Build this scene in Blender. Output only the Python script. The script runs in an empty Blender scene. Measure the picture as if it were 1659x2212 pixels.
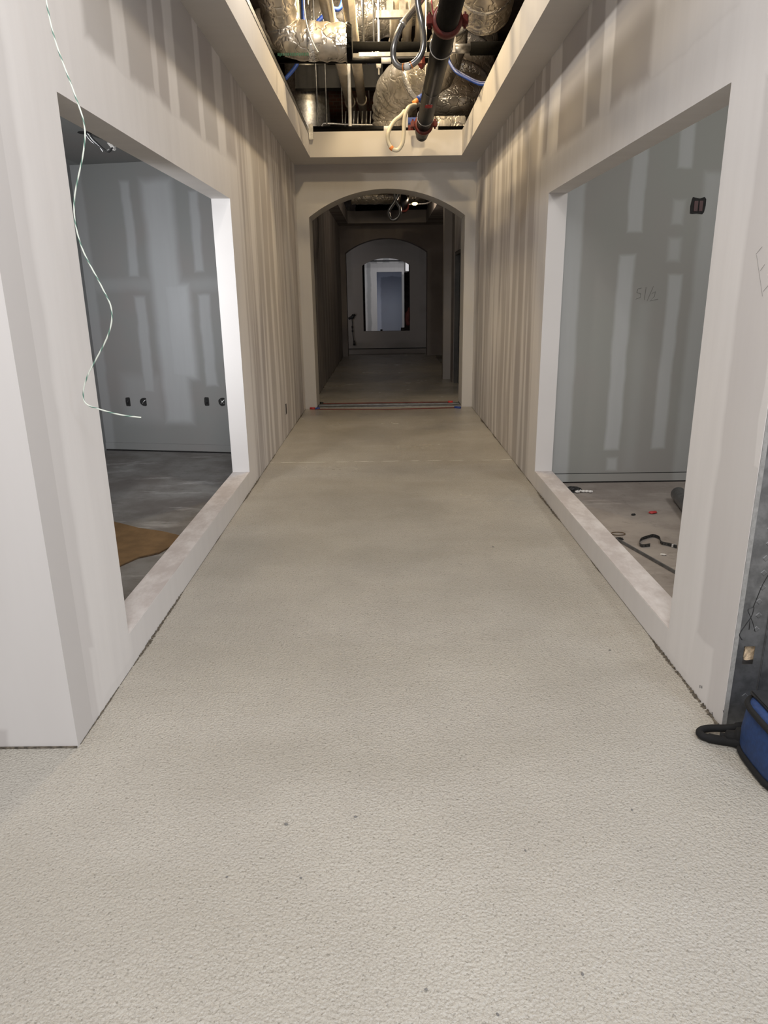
import bpy, bmesh, math, random
from mathutils import Vector, Matrix
random.seed(7)
S = bpy.context.scene
COL = S.collection

# ---------------------------------------------------------------- camera
FPX, PITCH, YAW, ROLL, EYE = 1531.73, 17.146, 0.2049, -0.8426, 1.5
def cam_axes():
    a, b, c = (math.radians(v) for v in (PITCH, YAW, ROLL))
    F = Vector((0, math.cos(a), -math.sin(a))); U = Vector((0, math.sin(a), math.cos(a))); X = Vector((1, 0, 0))
    Rz = Matrix.Rotation(b, 3, 'Z'); X, F, U = Rz @ X, Rz @ F, Rz @ U
    return math.cos(c)*X + math.sin(c)*U, F, -math.sin(c)*X + math.cos(c)*U
CX, CF, CU = cam_axes()
cam = bpy.data.objects.new('camera', bpy.data.cameras.new('camera')); COL.objects.link(cam)
cam.data.sensor_fit = 'HORIZONTAL'; cam.data.sensor_width = 36; cam.data.lens = 36*FPX/1659
cam.data.clip_start = 0.05
m = Matrix((CX, CU, -CF)).transposed().to_4x4(); m.translation = Vector((0, 0, EYE)); cam.matrix_world = m
S.camera = cam
def at(u, v, axis, val):
    """survey point: where the sight line of photo point (u, v) meets a plane of the building"""
    d = CF + CX*((u-829.5)/FPX) - CU*((v-1106)/FPX); o = Vector((0, 0, EYE)); i = 'xyz'.index(axis)
    return o + d*((val-o[i])/d[i])
def Y(u, v, y): return at(u, v, 'y', y)

# ---------------------------------------------------------------- light
S.view_settings.view_transform = 'Standard'; S.view_settings.look = 'None'
S.view_settings.exposure = 0.08; S.view_settings.gamma = 1; S.view_settings.use_curve_mapping = False
W = bpy.data.worlds.new('world'); S.world = W; W.use_nodes = True
W.node_tree.nodes['Background'].inputs[0].default_value = (1.0, 0.97, 0.95, 1)
W.node_tree.nodes['Background'].inputs[1].default_value = 0.78
def area(name, loc, target, size, power, col, sy=None, spread=180):
    l = bpy.data.lights.new(name, 'AREA'); l.energy = power; l.color = col; l.size = size; l.spread = math.radians(spread)
    if sy: l.shape = 'RECTANGLE'; l.size_y = sy
    o = bpy.data.objects.new(name, l); COL.objects.link(o); o.location = loc
    o.rotation_euler = (Vector(target)-Vector(loc)).to_track_quat('-Z', 'Y').to_euler(); return o
def point(name, loc, power, col, r=0.06):
    l = bpy.data.lights.new(name, 'POINT'); l.energy = power; l.color = col; l.shadow_soft_size = r
    o = bpy.data.objects.new(name, l); COL.objects.link(o); o.location = loc; return o
area('hall_light', (0.1, 0.2, 3.5), (0.05, 3.2, 1.5), 1.3, 88, (1.0, 0.97, 0.955))
area('hall_light_cool', (2.2, -0.3, 2.8), (0.9, 0.8, 0), 0.8, 34, (0.74, 0.84, 1.0))
point('string_light_near', (-0.25, 4.8, 4.0), 64, (1.0, 0.93, 0.85), 0.05)
point('string_light_far', (-0.12, 6.6, 4.1), 80, (1.0, 0.76, 0.44), 0.05)
point('string_light_rear', (-0.10, 7.8, 4.32), 90, (1.0, 0.76, 0.44), 0.05)
point('string_light_high', (-0.38, 9.2, 4.72), 60, (1.0, 0.86, 0.66), 0.08)
point('duct_fill_light', (0.62, 8.1, 4.50), 26, (1.0, 0.82, 0.58), 0.06)  # added fill to lighten the supply duct, not part of the lamp string
area('left_room_fill', (-2.0, 2.8, 1.6), (-1.80, 6.9, 1.55), 0.3, 17, (0.97, 0.98, 1.0), spread=75)  # added fill hidden behind the near jamb to brighten the back wall
area('right_room_fill', (2.9, 3.2, 2.9), (1.9, 5.6, 1.2), 0.7, 25, (1.0, 0.98, 0.95))  # added fill kept out of view to lift the right room
area('far_room_light', (0.4, 21.6, 2.7), (0.1, 25, 1.2), 0.8, 34, (0.97, 0.97, 1.0))
area('far_side_light', (0.2, 26.8, 1.2), (-0.2, 29, 0.5), 0.6, 6, (0.58, 0.69, 1.0))
area('doorway_light', (2.6, 11.8, 2.4), (0.6, 12.2, 0), 0.4, 16, (0.95, 0.93, 0.9))

# ---------------------------------------------------------------- materials
class N:
    """small node-tree helper"""
    def __init__(s, name):
        s.m = bpy.data.materials.new(name); s.m.use_nodes = True; s.t = s.m.node_tree; s.b = s.t.nodes['Principled BSDF']
    def n(s, kind, **kw):
        o = s.t.nodes.new(kind)
        for k, v in kw.items(): setattr(o, k, v)
        return o
    def ln(s, a, b): s.t.links.new(a, b)
    def put(s, sock, v):
        if isinstance(v, (int, float)): sock.default_value = v
        elif isinstance(v, (tuple, list, Vector)): sock.default_value = tuple(v)
        else: s.ln(v, sock)
    def math(s, op, a, b=0.0, clamp=False):
        o = s.n('ShaderNodeMath', operation=op, use_clamp=clamp); s.put(o.inputs[0], a); s.put(o.inputs[1], b); return o.outputs[0]
    def vm(s, op, a, b=(0, 0, 0)):
        o = s.n('ShaderNodeVectorMath', operation=op); s.put(o.inputs[0], a); s.put(o.inputs[1], b)
        return o.outputs[1] if op in ('LENGTH', 'DOT_PRODUCT') else o.outputs[0]
    def pos(s): return s.n('ShaderNodeNewGeometry').outputs['Position']
    def noise(s, vec, scale, detail=2, rough=0.5, out=0):
        o = s.n('ShaderNodeTexNoise'); s.put(o.inputs['Vector'], vec); o.inputs['Scale'].default_value = scale
        o.inputs['Detail'].default_value = detail; o.inputs['Roughness'].default_value = rough; return o.outputs[out]
    def vor(s, vec, scale, feature='F1', out='Distance'):
        o = s.n('ShaderNodeTexVoronoi', feature=feature); s.put(o.inputs['Vector'], vec); o.inputs['Scale'].default_value = scale; return o.outputs[out]
    def rng(s, v, a, b, c=0.0, d=1.0):
        o = s.n('ShaderNodeMapRange', interpolation_type='SMOOTHSTEP'); s.put(o.inputs['Value'], v)
        for k, x in zip(('From Min', 'From Max', 'To Min', 'To Max'), (a, b, c, d)): o.inputs[k].default_value = x
        return o.outputs['Result']
    def mix(s, f, a, b):
        o = s.n('ShaderNodeMix', data_type='RGBA'); s.put(o.inputs['Factor'], f)
        for k, v in ((6, a), (7, b)):
            if isinstance(v, tuple): v = v[:3]+(1,)
            s.put(o.inputs[k], v)
        return o.outputs[2]
    def bump(s, h, strength, dist):
        o = s.n('ShaderNodeBump'); s.put(o.inputs['Height'], h); o.inputs['Strength'].default_value = strength
        o.inputs['Distance'].default_value = dist; s.ln(o.outputs[0], s.b.inputs['Normal']); s.ln(o.outputs[0], s.b.inputs['Coat Normal'])
    def base(s, c): s.put(s.b.inputs['Base Color'], c if not isinstance(c, tuple) else c[:3]+(1,))
    def set(s, **kw):
        for k, v in kw.items(): s.put(s.b.inputs[k.replace('_', ' ')], v)
        return s.m

def plain(name, col, rough=0.5, metal=0.0, var=0.12, scale=14, bump=0.0, dist=0.002, spec=0.5):
    q = N(name); p = q.pos(); n = q.noise(p, scale, 4, 0.6)
    dark = tuple(c*(1-var) for c in col); lite = tuple(min(1, c*(1+var)) for c in col)
    q.base(q.mix(q.rng(n, 0.3, 0.7), dark, lite))
    if bump: q.bump(n, bump, dist)
    return q.set(Roughness=rough, Metallic=metal, Specular_IOR_Level=spec)

def rect_mask(q, uv, rects):
    out = None
    for (a0, a1, b0, b1, soft, k) in rects:
        d = q.vm('SUBTRACT', uv, ((a0+a1)/2, (b0+b1)/2, 0)); d = q.vm('ABSOLUTE', d); d = q.vm('SUBTRACT', d, ((a1-a0)/2, (b1-b0)/2, 0))
        sp = q.n('ShaderNodeSeparateXYZ'); q.ln(d, sp.inputs[0])
        mx = q.math('MAXIMUM', sp.outputs[0], sp.outputs[1]); r = q.rng(mx, -soft, soft, k, 0.0)
        out = r if out is None else q.math('MAXIMUM', out, r)
    return out

def drywall(name, along, rects, paper, mud, streak=None, warp=0.05, tint=(0.40, 0.36, 0.36), rough=0.75):
    """board paper with joint-compound bands; along = 'X' or 'Y', rects in metres along the wall and up"""
    q = N(name); p = q.pos(); sp = q.n('ShaderNodeSeparateXYZ'); q.ln(p, sp.inputs[0])
    s = sp.outputs[along]; z = sp.outputs['Z']
    cb = q.n('ShaderNodeCombineXYZ'); q.ln(s, cb.inputs[0]); q.ln(z, cb.inputs[1])
    wn = q.noise(cb.outputs[0], 2.6, 3, 0.55, 1); wv = q.vm('MULTIPLY', q.vm('SUBTRACT', wn, (0.5, 0.5, 0.5)), (warp*2, warp*3, 0))
    uv = q.vm('ADD', cb.outputs[0], wv)
    msk = rect_mask(q, uv, rects) if rects else None
    if streak:
        dens, lo, hi, k, s0 = streak
        sv = q.n('ShaderNodeCombineXYZ'); q.ln(q.math('MULTIPLY', s, dens), sv.inputs[0]); q.ln(q.math('MULTIPLY', z, 0.28), sv.inputs[1])
        st = q.math('MULTIPLY', q.rng(q.noise(sv.outputs[0], 1.0, 2.5, 0.62), lo, hi), k)
        if s0 is not None: st = q.math('MULTIPLY', st, q.rng(s, s0-0.15, s0+0.15))
        msk = st if msk is None else q.math('MAXIMUM', msk, st)
    big = q.noise(p, 1.3, 3, 0.6)
    pc = q.mix(q.rng(big, 0.35, 0.7), paper, tuple(a*0.6+b*0.4 for a, b in zip(paper, tint)))
    # sanding sweeps thin the compound
    sw = q.n('ShaderNodeCombineXYZ'); q.ln(q.math('MULTIPLY', s, 9.0), sw.inputs[0]); q.ln(z, sw.inputs[1])
    msk = q.math('MULTIPLY', msk, q.rng(q.noise(sw.outputs[0], 1.2, 3, 0.6), 0.1, 0.75, 0.82, 1.0))
    c = q.mix(msk, pc, mud)
    sc = q.rng(q.noise(p, 160, 2, 0.7), 0.70, 0.80); c = q.mix(q.math('MULTIPLY', sc, 0.12), c, (0.2, 0.18, 0.16))
    q.base(c); q.bump(q.math('ADD', q.math('MULTIPLY', msk, 0.4), q.math('MULTIPLY', q.noise(p, 220, 2, 0.6), 0.12)), 0.25, 0.002)
    return q.set(Roughness=rough, Specular_IOR_Level=0.3)

PAPER = (0.47, 0.45, 0.44); MUD = (0.73, 0.71, 0.70)
L_RECTS = [(2.0, 2.5, 0, 3.4, .03, .6), (2.05, 2.26, 0, 3.4, .03, .95), (2.33, 2.75, 0, 3.4, .05, 1), (2.9, 5.62, 2.1, 2.42, .03, 1), (5.4, 5.86, 0, 2.45, .05, .95), (2.3, 5.6, -.1, .3, .03, .9),
           (2.6, 3.02, 2.1, 3.4, .04, 1), (3.32, 3.50, 2.3, 3.4, .02, .8), (3.86, 3.95, 2.3, 3.4, .015, .6), (4.12, 4.30, 2.3, 3.4, .02, .85), (4.75, 4.88, 2.3, 3.4, .02, .7), (5.25, 5.5, 2.3, 3.4, .03, .8),
           (9.45, 9.75, 0, 3.4, .04, .9)]
R_RECTS = [(2.1, 2.5, 0, 3.4, .03, .6), (2.45, 2.75, 0, 3.4, .04, 1), (2.17, 2.235, .95, 3.4, .012, .9), (2.1, 5.7, 2.1, 2.40, .04, 1), (5.4, 5.80, 0, 2.45, .04, .95), (2.3, 5.6, -.1, .26, .03, .9),
           (2.1, 3.55, 2.35, 3.4, .05, .9), (4.12, 4.32, 2.3, 3.4, .02, .9), (5.28, 5.62, 2.3, 3.4, .02, .85), (4.6, 4.67, 2.3, 3.4, .02, .5), (9.45, 9.75, 0, 3.4, .04, .9)]
M = {}
M['wall_l'] = drywall('drywall_left', 'Y', L_RECTS, PAPER, MUD, (4.2, .44, .60, .85, 5.8), warp=.035)
M['wall_r'] = drywall('drywall_right', 'Y', R_RECTS, PAPER, MUD, (4.6, .45, .60, .85, 5.75), warp=.035)
M['hall'] = drywall('drywall_hall', 'X', [(-1.33, 4, -.1, 3.4, .01, .95), (-4, -1.31, .07, 3.4, .012, .9)], PAPER, (.57, .55, .54), None, warp=.03)
M['arch'] = drywall('drywall_arch', 'X', [(-1.1, 1.2, 0, 2.95, .03, .92)], (.42, .40, .38), (.55, .53, .50), None, warp=.03)
M['soffit'] = drywall('drywall_soffit', 'Y', [(0, 30, 0, 5, .03, .85)], PAPER, (.62, .60, .58), None)
M['reveal'] = M['soffit']
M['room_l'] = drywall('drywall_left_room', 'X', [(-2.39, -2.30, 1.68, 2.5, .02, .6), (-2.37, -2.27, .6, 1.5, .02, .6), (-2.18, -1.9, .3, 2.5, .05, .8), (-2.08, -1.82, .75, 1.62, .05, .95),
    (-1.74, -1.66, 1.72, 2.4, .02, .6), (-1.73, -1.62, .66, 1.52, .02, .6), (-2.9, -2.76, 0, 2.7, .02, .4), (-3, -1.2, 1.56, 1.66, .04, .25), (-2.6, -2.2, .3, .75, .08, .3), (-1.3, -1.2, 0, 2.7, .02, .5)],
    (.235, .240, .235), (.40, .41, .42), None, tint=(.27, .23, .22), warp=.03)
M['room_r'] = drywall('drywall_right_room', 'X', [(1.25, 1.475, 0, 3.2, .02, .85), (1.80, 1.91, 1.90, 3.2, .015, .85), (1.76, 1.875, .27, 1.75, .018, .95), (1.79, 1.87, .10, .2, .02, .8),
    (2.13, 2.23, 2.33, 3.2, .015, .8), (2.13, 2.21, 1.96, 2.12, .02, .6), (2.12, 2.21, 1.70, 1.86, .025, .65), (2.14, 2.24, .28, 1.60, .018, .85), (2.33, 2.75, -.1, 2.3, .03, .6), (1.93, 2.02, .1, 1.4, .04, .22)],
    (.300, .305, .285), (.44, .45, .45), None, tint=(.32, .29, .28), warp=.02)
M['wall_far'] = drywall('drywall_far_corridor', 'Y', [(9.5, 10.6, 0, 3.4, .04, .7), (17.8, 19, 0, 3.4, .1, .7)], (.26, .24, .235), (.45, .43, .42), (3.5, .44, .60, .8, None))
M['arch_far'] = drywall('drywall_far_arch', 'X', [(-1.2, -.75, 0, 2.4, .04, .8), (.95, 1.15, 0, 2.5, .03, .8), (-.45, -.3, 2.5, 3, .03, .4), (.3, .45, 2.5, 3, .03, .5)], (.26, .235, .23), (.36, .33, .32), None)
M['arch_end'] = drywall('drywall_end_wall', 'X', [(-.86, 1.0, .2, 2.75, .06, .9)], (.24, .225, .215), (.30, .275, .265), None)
M['white_far'] = drywall('drywall_lit_far_wall', 'X', [(-.65, -.55, 0, 3.4, .03, .9), (-.42, -.1, 0, 2.45, .03, .9), (-.42, 1, 2.1, 2.45, .03, .9), (-.2, .0, 2.3, 3.4, .03, .8), (.2, .5, 2.3, 3.4, .03, .8)], (.42, .42, .42), (.72, .70, .69), None)

# glossy textured floor coating
q = N('floor_coating'); p = q.pos()
cells = q.vor(p, 135, 'SMOOTH_F1'); grain = q.noise(p, 210, 3, 0.6); broad = q.noise(p, 1.1, 4, 0.6)
h = q.math('ADD', q.math('MULTIPLY', cells, 0.9), q.math('MULTIPLY', grain, 0.7))
sp = q.n('ShaderNodeSeparateXYZ'); q.ln(p, sp.inputs[0])
bands = q.n('ShaderNodeCombineXYZ'); q.ln(q.math('MULTIPLY', sp.outputs[0], .35), bands.inputs[0]); q.ln(q.math('MULTIPLY', sp.outputs[1], 1.6), bands.inputs[1])
bn = q.noise(bands.outputs[0], 1.3, 4, 0.6)
c = q.mix(q.rng(broad, .3, .7), (.405, .382, .338), (.475, .450, .400))
c = q.mix(q.math('MULTIPLY', q.rng(bn, .35, .62, 1, 0), .35), c, (.36, .335, .28))
fl = q.rng(q.noise(p, 95, 2, .5), .63, .69); c = q.mix(q.math('MULTIPLY', fl, .7), c, (.20, .185, .155)); fl3 = q.rng(q.noise(p, 150, 2, .6), .50, .64); c = q.mix(q.math('MULTIPLY', fl3, .5), c, (.30, .28, .24))
fl2 = q.rng(q.noise(p, 33, 3, .7), .73, .76); c = q.mix(q.math('MULTIPLY', fl2, .5), c, (.20, .18, .15))
dust = q.math('MULTIPLY', q.rng(q.noise(p, 2.7, 5, .65), .56, .75), q.rng(q.noise(p, 60, 2, .6), .45, .65))
c = q.mix(q.math('MULTIPLY', dust, .10), c, (.27, .245, .21))
seam = q.math('MULTIPLY', q.rng(q.math('ABSOLUTE', q.math('SUBTRACT', q.math('ADD', sp.outputs[1], q.math('MULTIPLY', q.noise(p, 3, 2), .03)), 6.485)), .002, .012, 1, 0), q.rng(q.noise(p, 7, 2), .4, .55))
c = q.mix(q.math('MULTIPLY', seam, .8), c, (.80, .78, .70))
q.base(c); q.bump(h, .9, .0048)
M['floor'] = q.set(Roughness=q.rng(broad, .3, .7, .17, .28), Specular_IOR_Level=.6, Coat_Weight=.12, Coat_Roughness=.13)

def concrete(name, a, b, dustc):
    q = N(name); p = q.pos(); n1 = q.noise(p, 1.6, 6, .65); n2 = q.noise(p, 7, 5, .7)
    sp = q.vm('MULTIPLY', p, (.6, 2.2, 1)); n3 = q.noise(sp, 2.4, 5, .7)
    c = q.mix(q.rng(n1, .35, .65), a, b); c = q.mix(q.rng(n2, .55, .75, 0, .5), c, tuple(x*.55 for x in a))
    c = q.mix(q.rng(n3, .56, .72, 0, .75), c, dustc); q.base(c); q.bump(n2, .4, .003); return q.set(Roughness=.8, Specular_IOR_Level=.25)
M['slab_l'] = concrete('bare_slab_left', (.17, .155, .145), (.27, .265, .255), (.46, .45, .44))
M['slab_r'] = concrete('bare_slab_right', (.235, .205, .185), (.34, .305, .275), (.45, .41, .37))
q = N('dusty_sill'); p = q.pos(); n = q.noise(q.vm('MULTIPLY', p, (1.4, .8, 1)), 5, 6, .7)
q.base(q.mix(q.rng(n, .35, .68), (.50, .455, .44), (.66, .63, .62))); q.bump(n, .3, .003); M['sill'] = q.set(Roughness=.85, Specular_IOR_Level=.2)

def foil(name, a, b, rough=.3, sc=6, k=.6):
    q = N(name); tc = q.pos(); v = q.vor(q.vm('ADD', tc, q.vm('MULTIPLY', q.noise(tc, 9, 2, .5, 1), (.25, .25, .25))), sc, 'DISTANCE_TO_EDGE'); n = q.noise(tc, 22, 4, .6)
    q.base(q.mix(q.rng(q.noise(tc, 5, 3, .6), .35, .65), a, b)); q.bump(q.math('ADD', q.math('MULTIPLY', q.rng(v, 0, .12), .35), q.noise(q.vm('MULTIPLY', tc, (1, 1, .45)), 4.5, 3, .5)), k*.8, .03)
    return q.set(Metallic=.72, Roughness=rough)
M['foil'] = foil('duct_foil', (.42, .39, .34), (.66, .61, .54), .36)
M['foil_bright'] = foil('duct_foil_crisp', (.72, .72, .72), (.92, .92, .92), .2, 12, .5)
M['galv'] = plain('galvanized_steel', (.58, .58, .58), .42, .9, .25, 30, .15)
M['galv_dark'] = plain('galvanized_stud', (.21, .212, .215), .42, .8, .25, 18, .15)
M['black_pipe'] = plain('black_steel_pipe', (.004, .0036, .0036), .42, .0, .4, 20, spec=.10)
M['strut'] = plain('grey_painted_strut', (.13, .125, .12), .6)
M['black_foam'] = plain('black_foam_sleeve', (.002, .002, .002), .9, 0, .3, 30, .1, spec=.1)
M['red_iron'] = plain('red_painted_iron', (.11, .014, .010), .45, .1, .3, 30, .2)
M['cream_pipe'] = plain('cream_plastic_pipe', (.60, .54, .44), .4, 0, .08, 12)
M['clear_pipe'] = plain('pale_plastic_pipe', (.50, .49, .47), .25, .1, .15, 12)
M['blue_cable'] = plain('blue_cable_jacket', (.015, .05, .26), .45, 0, .2, 30)
M['navy_cable'] = plain('dark_blue_cable_jacket', (.01, .025, .13), .45, 0, .2, 30)
M['pink'] = plain('pink_wire', (.65, .12, .16), .5)
M['white_pl'] = plain('white_plastic', (.75, .73, .70), .45, 0, .05)
M['orange'] = plain('orange_label', (.75, .25, .06), .5)
M['redlabel'] = plain('red_label', (.45, .03, .03), .5)
M['greenprint'] = plain('green_print', (.02, .10, .06), .6)
M['dark'] = plain('dark_cavity', (.010, .009, .009), .8, 0, .4, 40)
M['blackpl'] = plain('black_plastic', (.012, .012, .013), .45, 0, .3, 30)
M['blackweb'] = plain('black_webbing', (.003, .003, .0035), .85, 0, .3, 120, .5)
M['bluebag'] = plain('blue_bag_fabric', (.008, .034, .125), .65, 0, .18, 60, .4)
M['deck'] = plain('dark_roof_deck', (.055, .040, .034), .85, 0, .4, 5)
M['beam'] = plain('black_steel_beam', (.010, .009, .009), .6, .2, .3, 8)
M['card'] = plain('cardboard', (.19, .115, .05), .85, 0, .15, 9, .2)
M['carddark'] = plain('cardboard_edge', (.10, .06, .03), .9, 0, .3, 40)
M['edge'] = plain('raw_joint_edge', (.10, .085, .065), .9, 0, .6, 60, .5)
M['darkred'] = plain('dark_red_plastic', (.055, .010, .010), .5)
M['paperedge'] = plain('board_edge', (.24, .235, .225), .85, 0, .15, 50, .3)
M['graphite'] = plain('graphite', (.16, .155, .15), .7)
M['redcord'] = plain('red_cord', (.13, .025, .02), .6)
M['insul'] = plain('tan_insulation', (.50, .38, .25), .95, 0, .3, 70, .6, .006)
M['door'] = plain('dark_slate_door', (.022, .030, .034), .35, 0, .1, 4)
M['doorframe'] = plain('dark_door_frame', (.05, .048, .045), .5)
M['metalstrip'] = plain('dull_threshold_metal', (.30, .31, .32), .35, .7, .3, 14, .2)
M['coatlight'] = plain('pale_floor', (.36, .33, .31), .7, 0, .12, 3)
q = N('brick'); br = q.n('ShaderNodeTexBrick'); p = q.pos(); sp = q.n('ShaderNodeSeparateXYZ'); q.ln(p, sp.inputs[0]); cb = q.n('ShaderNodeCombineXYZ'); q.ln(sp.outputs[0], cb.inputs[0]); q.ln(sp.outputs[2], cb.inputs[1])
q.ln(cb.outputs[0], br.inputs['Vector']); br.inputs['Scale'].default_value = 4.5
br.inputs['Color1'].default_value = (.09, .03, .02, 1); br.inputs['Color2'].default_value = (.045, .02, .015, 1); br.inputs['Mortar'].default_value = (.07, .06, .05, 1)
q.ln(br.outputs[0], q.b.inputs['Base Color']); M['brick'] = q.set(Roughness=.9)
q = N('green_white_pair'); tc = q.n('ShaderNodeTexCoord').outputs['UV']; sp = q.n('ShaderNodeSeparateXYZ'); q.ln(tc, sp.inputs[0])
tw = q.math('FRACT', q.math('ADD', q.math('MULTIPLY', sp.outputs[1], 17.0), sp.outputs[0]))
q.base(q.mix(q.rng(tw, .66, .74), (.60, .64, .58), (.10, .20, .16))); M['pair'] = q.set(Roughness=.4)
q = N('braided_steel'); tc = q.n('ShaderNodeTexCoord').outputs['UV']; sp = q.n('ShaderNodeSeparateXYZ'); q.ln(tc, sp.inputs[0])
b1 = q.math('SINE', q.math('MULTIPLY', q.math('ADD', q.math('MULTIPLY', sp.outputs[1], 60.0), sp.outputs[0]), 6.283*6)); b2 = q.math('SINE', q.math('MULTIPLY', q.math('SUBTRACT', q.math('MULTIPLY', sp.outputs[1], 60.0), sp.outputs[0]), 6.283*6))
q.base(q.mix(q.rng(q.math('MULTIPLY', b1, b2), -.6, .6), (.16, .165, .175), (.45, .46, .48))); M['braid'] = q.set(Roughness=.32, Metallic=.75)
q = N('cream_braid'); q.base((.62, .58, .47)); M['braid_cream'] = q.set(Roughness=.4)
q = N('lit_bulb'); q.base((1, .8, .4)); M['bulb'] = q.set(Emission_Color=(1, .72, .22, 1), Emission_Strength=6.0)

# ---------------------------------------------------------------- mesh helpers
def obj(name, bm, mat, parent=None, smooth=False):
    me = bpy.data.meshes.new(name); bmesh.ops.recalc_face_normals(bm, faces=bm.faces); bm.to_mesh(me); bm.free()
    for mm in (mat if isinstance(mat, (list, tuple)) else [mat]): me.materials.append(mm)
    if smooth:
        for f in me.polygons: f.use_smooth = True
    o = bpy.data.objects.new(name, me); COL.objects.link(o)
    if parent: o.parent = parent; o.matrix_parent_inverse = Matrix.Translation(-parent.location)
    return o
def box(bm, x0, x1, y0, y1, z0, z1, mi=0, bev=0.0):
    vs = [bm.verts.new((x, y, z)) for z in (z0, z1) for x, y in ((x0, y0), (x1, y0), (x1, y1), (x0, y1))]
    fs = [bm.faces.new([vs[i] for i in f]) for f in ((0, 3, 2, 1), (4, 5, 6, 7), (0, 1, 5, 4), (1, 2, 6, 5), (2, 3, 7, 6), (3, 0, 4, 7))]
    for f in fs: f.material_index = mi
    if bev:
        bmesh.ops.bevel(bm, geom=list({e for f in fs for e in f.edges}), offset=bev, segments=2, affect='EDGES')
    return fs
def prism(bm, pts, axis, a, b, mi=0):
    """extrude a polygon given in the two other axes"""
    def P(p, t): return {'y': (p[0], t, p[1]), 'z': (p[0], p[1], t), 'x': (t, p[0], p[1])}[axis]
    A = [bm.verts.new(P(p, a)) for p in pts]; B = [bm.verts.new(P(p, b)) for p in pts]
    fs = [bm.faces.new(A), bm.faces.new(B[::-1])] + [bm.faces.new((A[i], B[i], B[(i+1) % len(A)], A[(i+1) % len(A)])) for i in range(len(A))]
    for f in fs: f.material_index = mi
def smoothpath(pts, n=8, closed=False):
    P = [Vector(p) for p in pts]; out = []
    for i in range(len(P)-1):
        p0 = P[max(i-1, 0)]; p1 = P[i]; p2 = P[i+1]; p3 = P[min(i+2, len(P)-1)]
        for k in range(n):
            t = k/n; out.append(.5*((2*p1)+(p2-p0)*t+(2*p0-5*p1+4*p2-p3)*t*t+(3*p1-p0-3*p2+p3)*t**3))
    return out+[P[-1]]
def tube(bm, pts, r, seg=12, cap=True, mi=0, rough=0.0, ell=1.0):
    P = [Vector(p) for p in pts]; R = r if isinstance(r, (list, tuple)) else [r]*len(P)
    uvl = bm.loops.layers.uv.verify(); T = []
    for i in range(len(P)):
        t = (P[min(i+1, len(P)-1)]-P[max(i-1, 0)]); T.append(t.normalized() if t.length > 1e-9 else Vector((0, 0, 1)))
    ref = Vector((0, 0, 1)) if abs(T[0].z) < .9 else Vector((1, 0, 0)); n = (ref-T[0]*ref.dot(T[0])).normalized()
    rings = []; L = 0; Ls = []
    for i, p in enumerate(P):
        n = (n-T[i]*n.dot(T[i])).normalized(); b = T[i].cross(n)
        if i: L += (p-P[i-1]).length
        Ls.append(L)
        rings.append([bm.verts.new(p+(n*math.cos(a)*ell+b*math.sin(a))*(R[i]*(1+random.uniform(-rough, rough)))) for a in (2*math.pi*k/seg for k in range(seg))])
    for i in range(len(P)-1):
        for k in range(seg):
            k2 = (k+1) % seg; f = bm.faces.new((rings[i][k], rings[i][k2], rings[i+1][k2], rings[i+1][k])); f.material_index = mi
            for lp, uv in zip(f.loops, ((k/seg, Ls[i]), ((k+1)/seg, Ls[i]), ((k+1)/seg, Ls[i+1]), (k/seg, Ls[i+1]))): lp[uvl].uv = uv
    if cap:
        for rg in (rings[0], rings[-1]):
            f = bm.faces.new(rg); f.material_index = mi
def T(pts, r, seg=12, **kw):
    bm = bmesh.new(); tube(bm, pts, r, seg, **kw); return bm
def B(*a, **kw):
    bm = bmesh.new(); box(bm, *a, **kw); return bm
def struct(name, bm, mat, smooth=False):
    o = obj(name, bm, mat, None, smooth); o['kind'] = 'structure'; return o
def tag(o, label, cat, group=None, kind=None):
    o['label'] = label; o['category'] = cat
    if group: o['group'] = group
    if kind: o['kind'] = kind
    return o
def thing(name, label, cat, loc=(0, 0, 0), group=None):
    o = bpy.data.objects.new(name, None); o.empty_display_size = .05; COL.objects.link(o); o.location = loc
    return tag(o, label, cat, group)

# ---------------------------------------------------------------- the building
XL, XR, YC, YA = -1.087, 1.184, 2.125, 9.70
ZT = 3.31
bm = bmesh.new()
for a in ((-6, 6, -3.5, 2.2), (-1.15, 1.25, 2.2, 18.6), (1.25, 1.45, 10.0, 13.0)):
    x0, x1, y0, y1 = a; box(bm, x0, x1, y0, y1, -.08, 0)
struct('floor', bm, M['floor'])
struct('floor', B(-3.1, -1.15, 2.2, 7.3, -.08, 0), M['slab_l'])
struct('floor', B(1.25, 4.2, 2.2, 5.9, -.08, 0), M['slab_r'])
bm = bmesh.new(); box(bm, 1.25, 3.2, 13.0, 18.6, -.08, 0); box(bm, 1.45, 3.2, 10.0, 13.0, -.08, 0); struct('floor', bm, M['slab_l'])
struct('floor', B(-3, 3.2, 18.6, 20.8, -.08, -.0), M['coatlight'])
struct('floor', B(-3, 3.2, 20.8, 31, -.08, 0), M['slab_l'])

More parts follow.
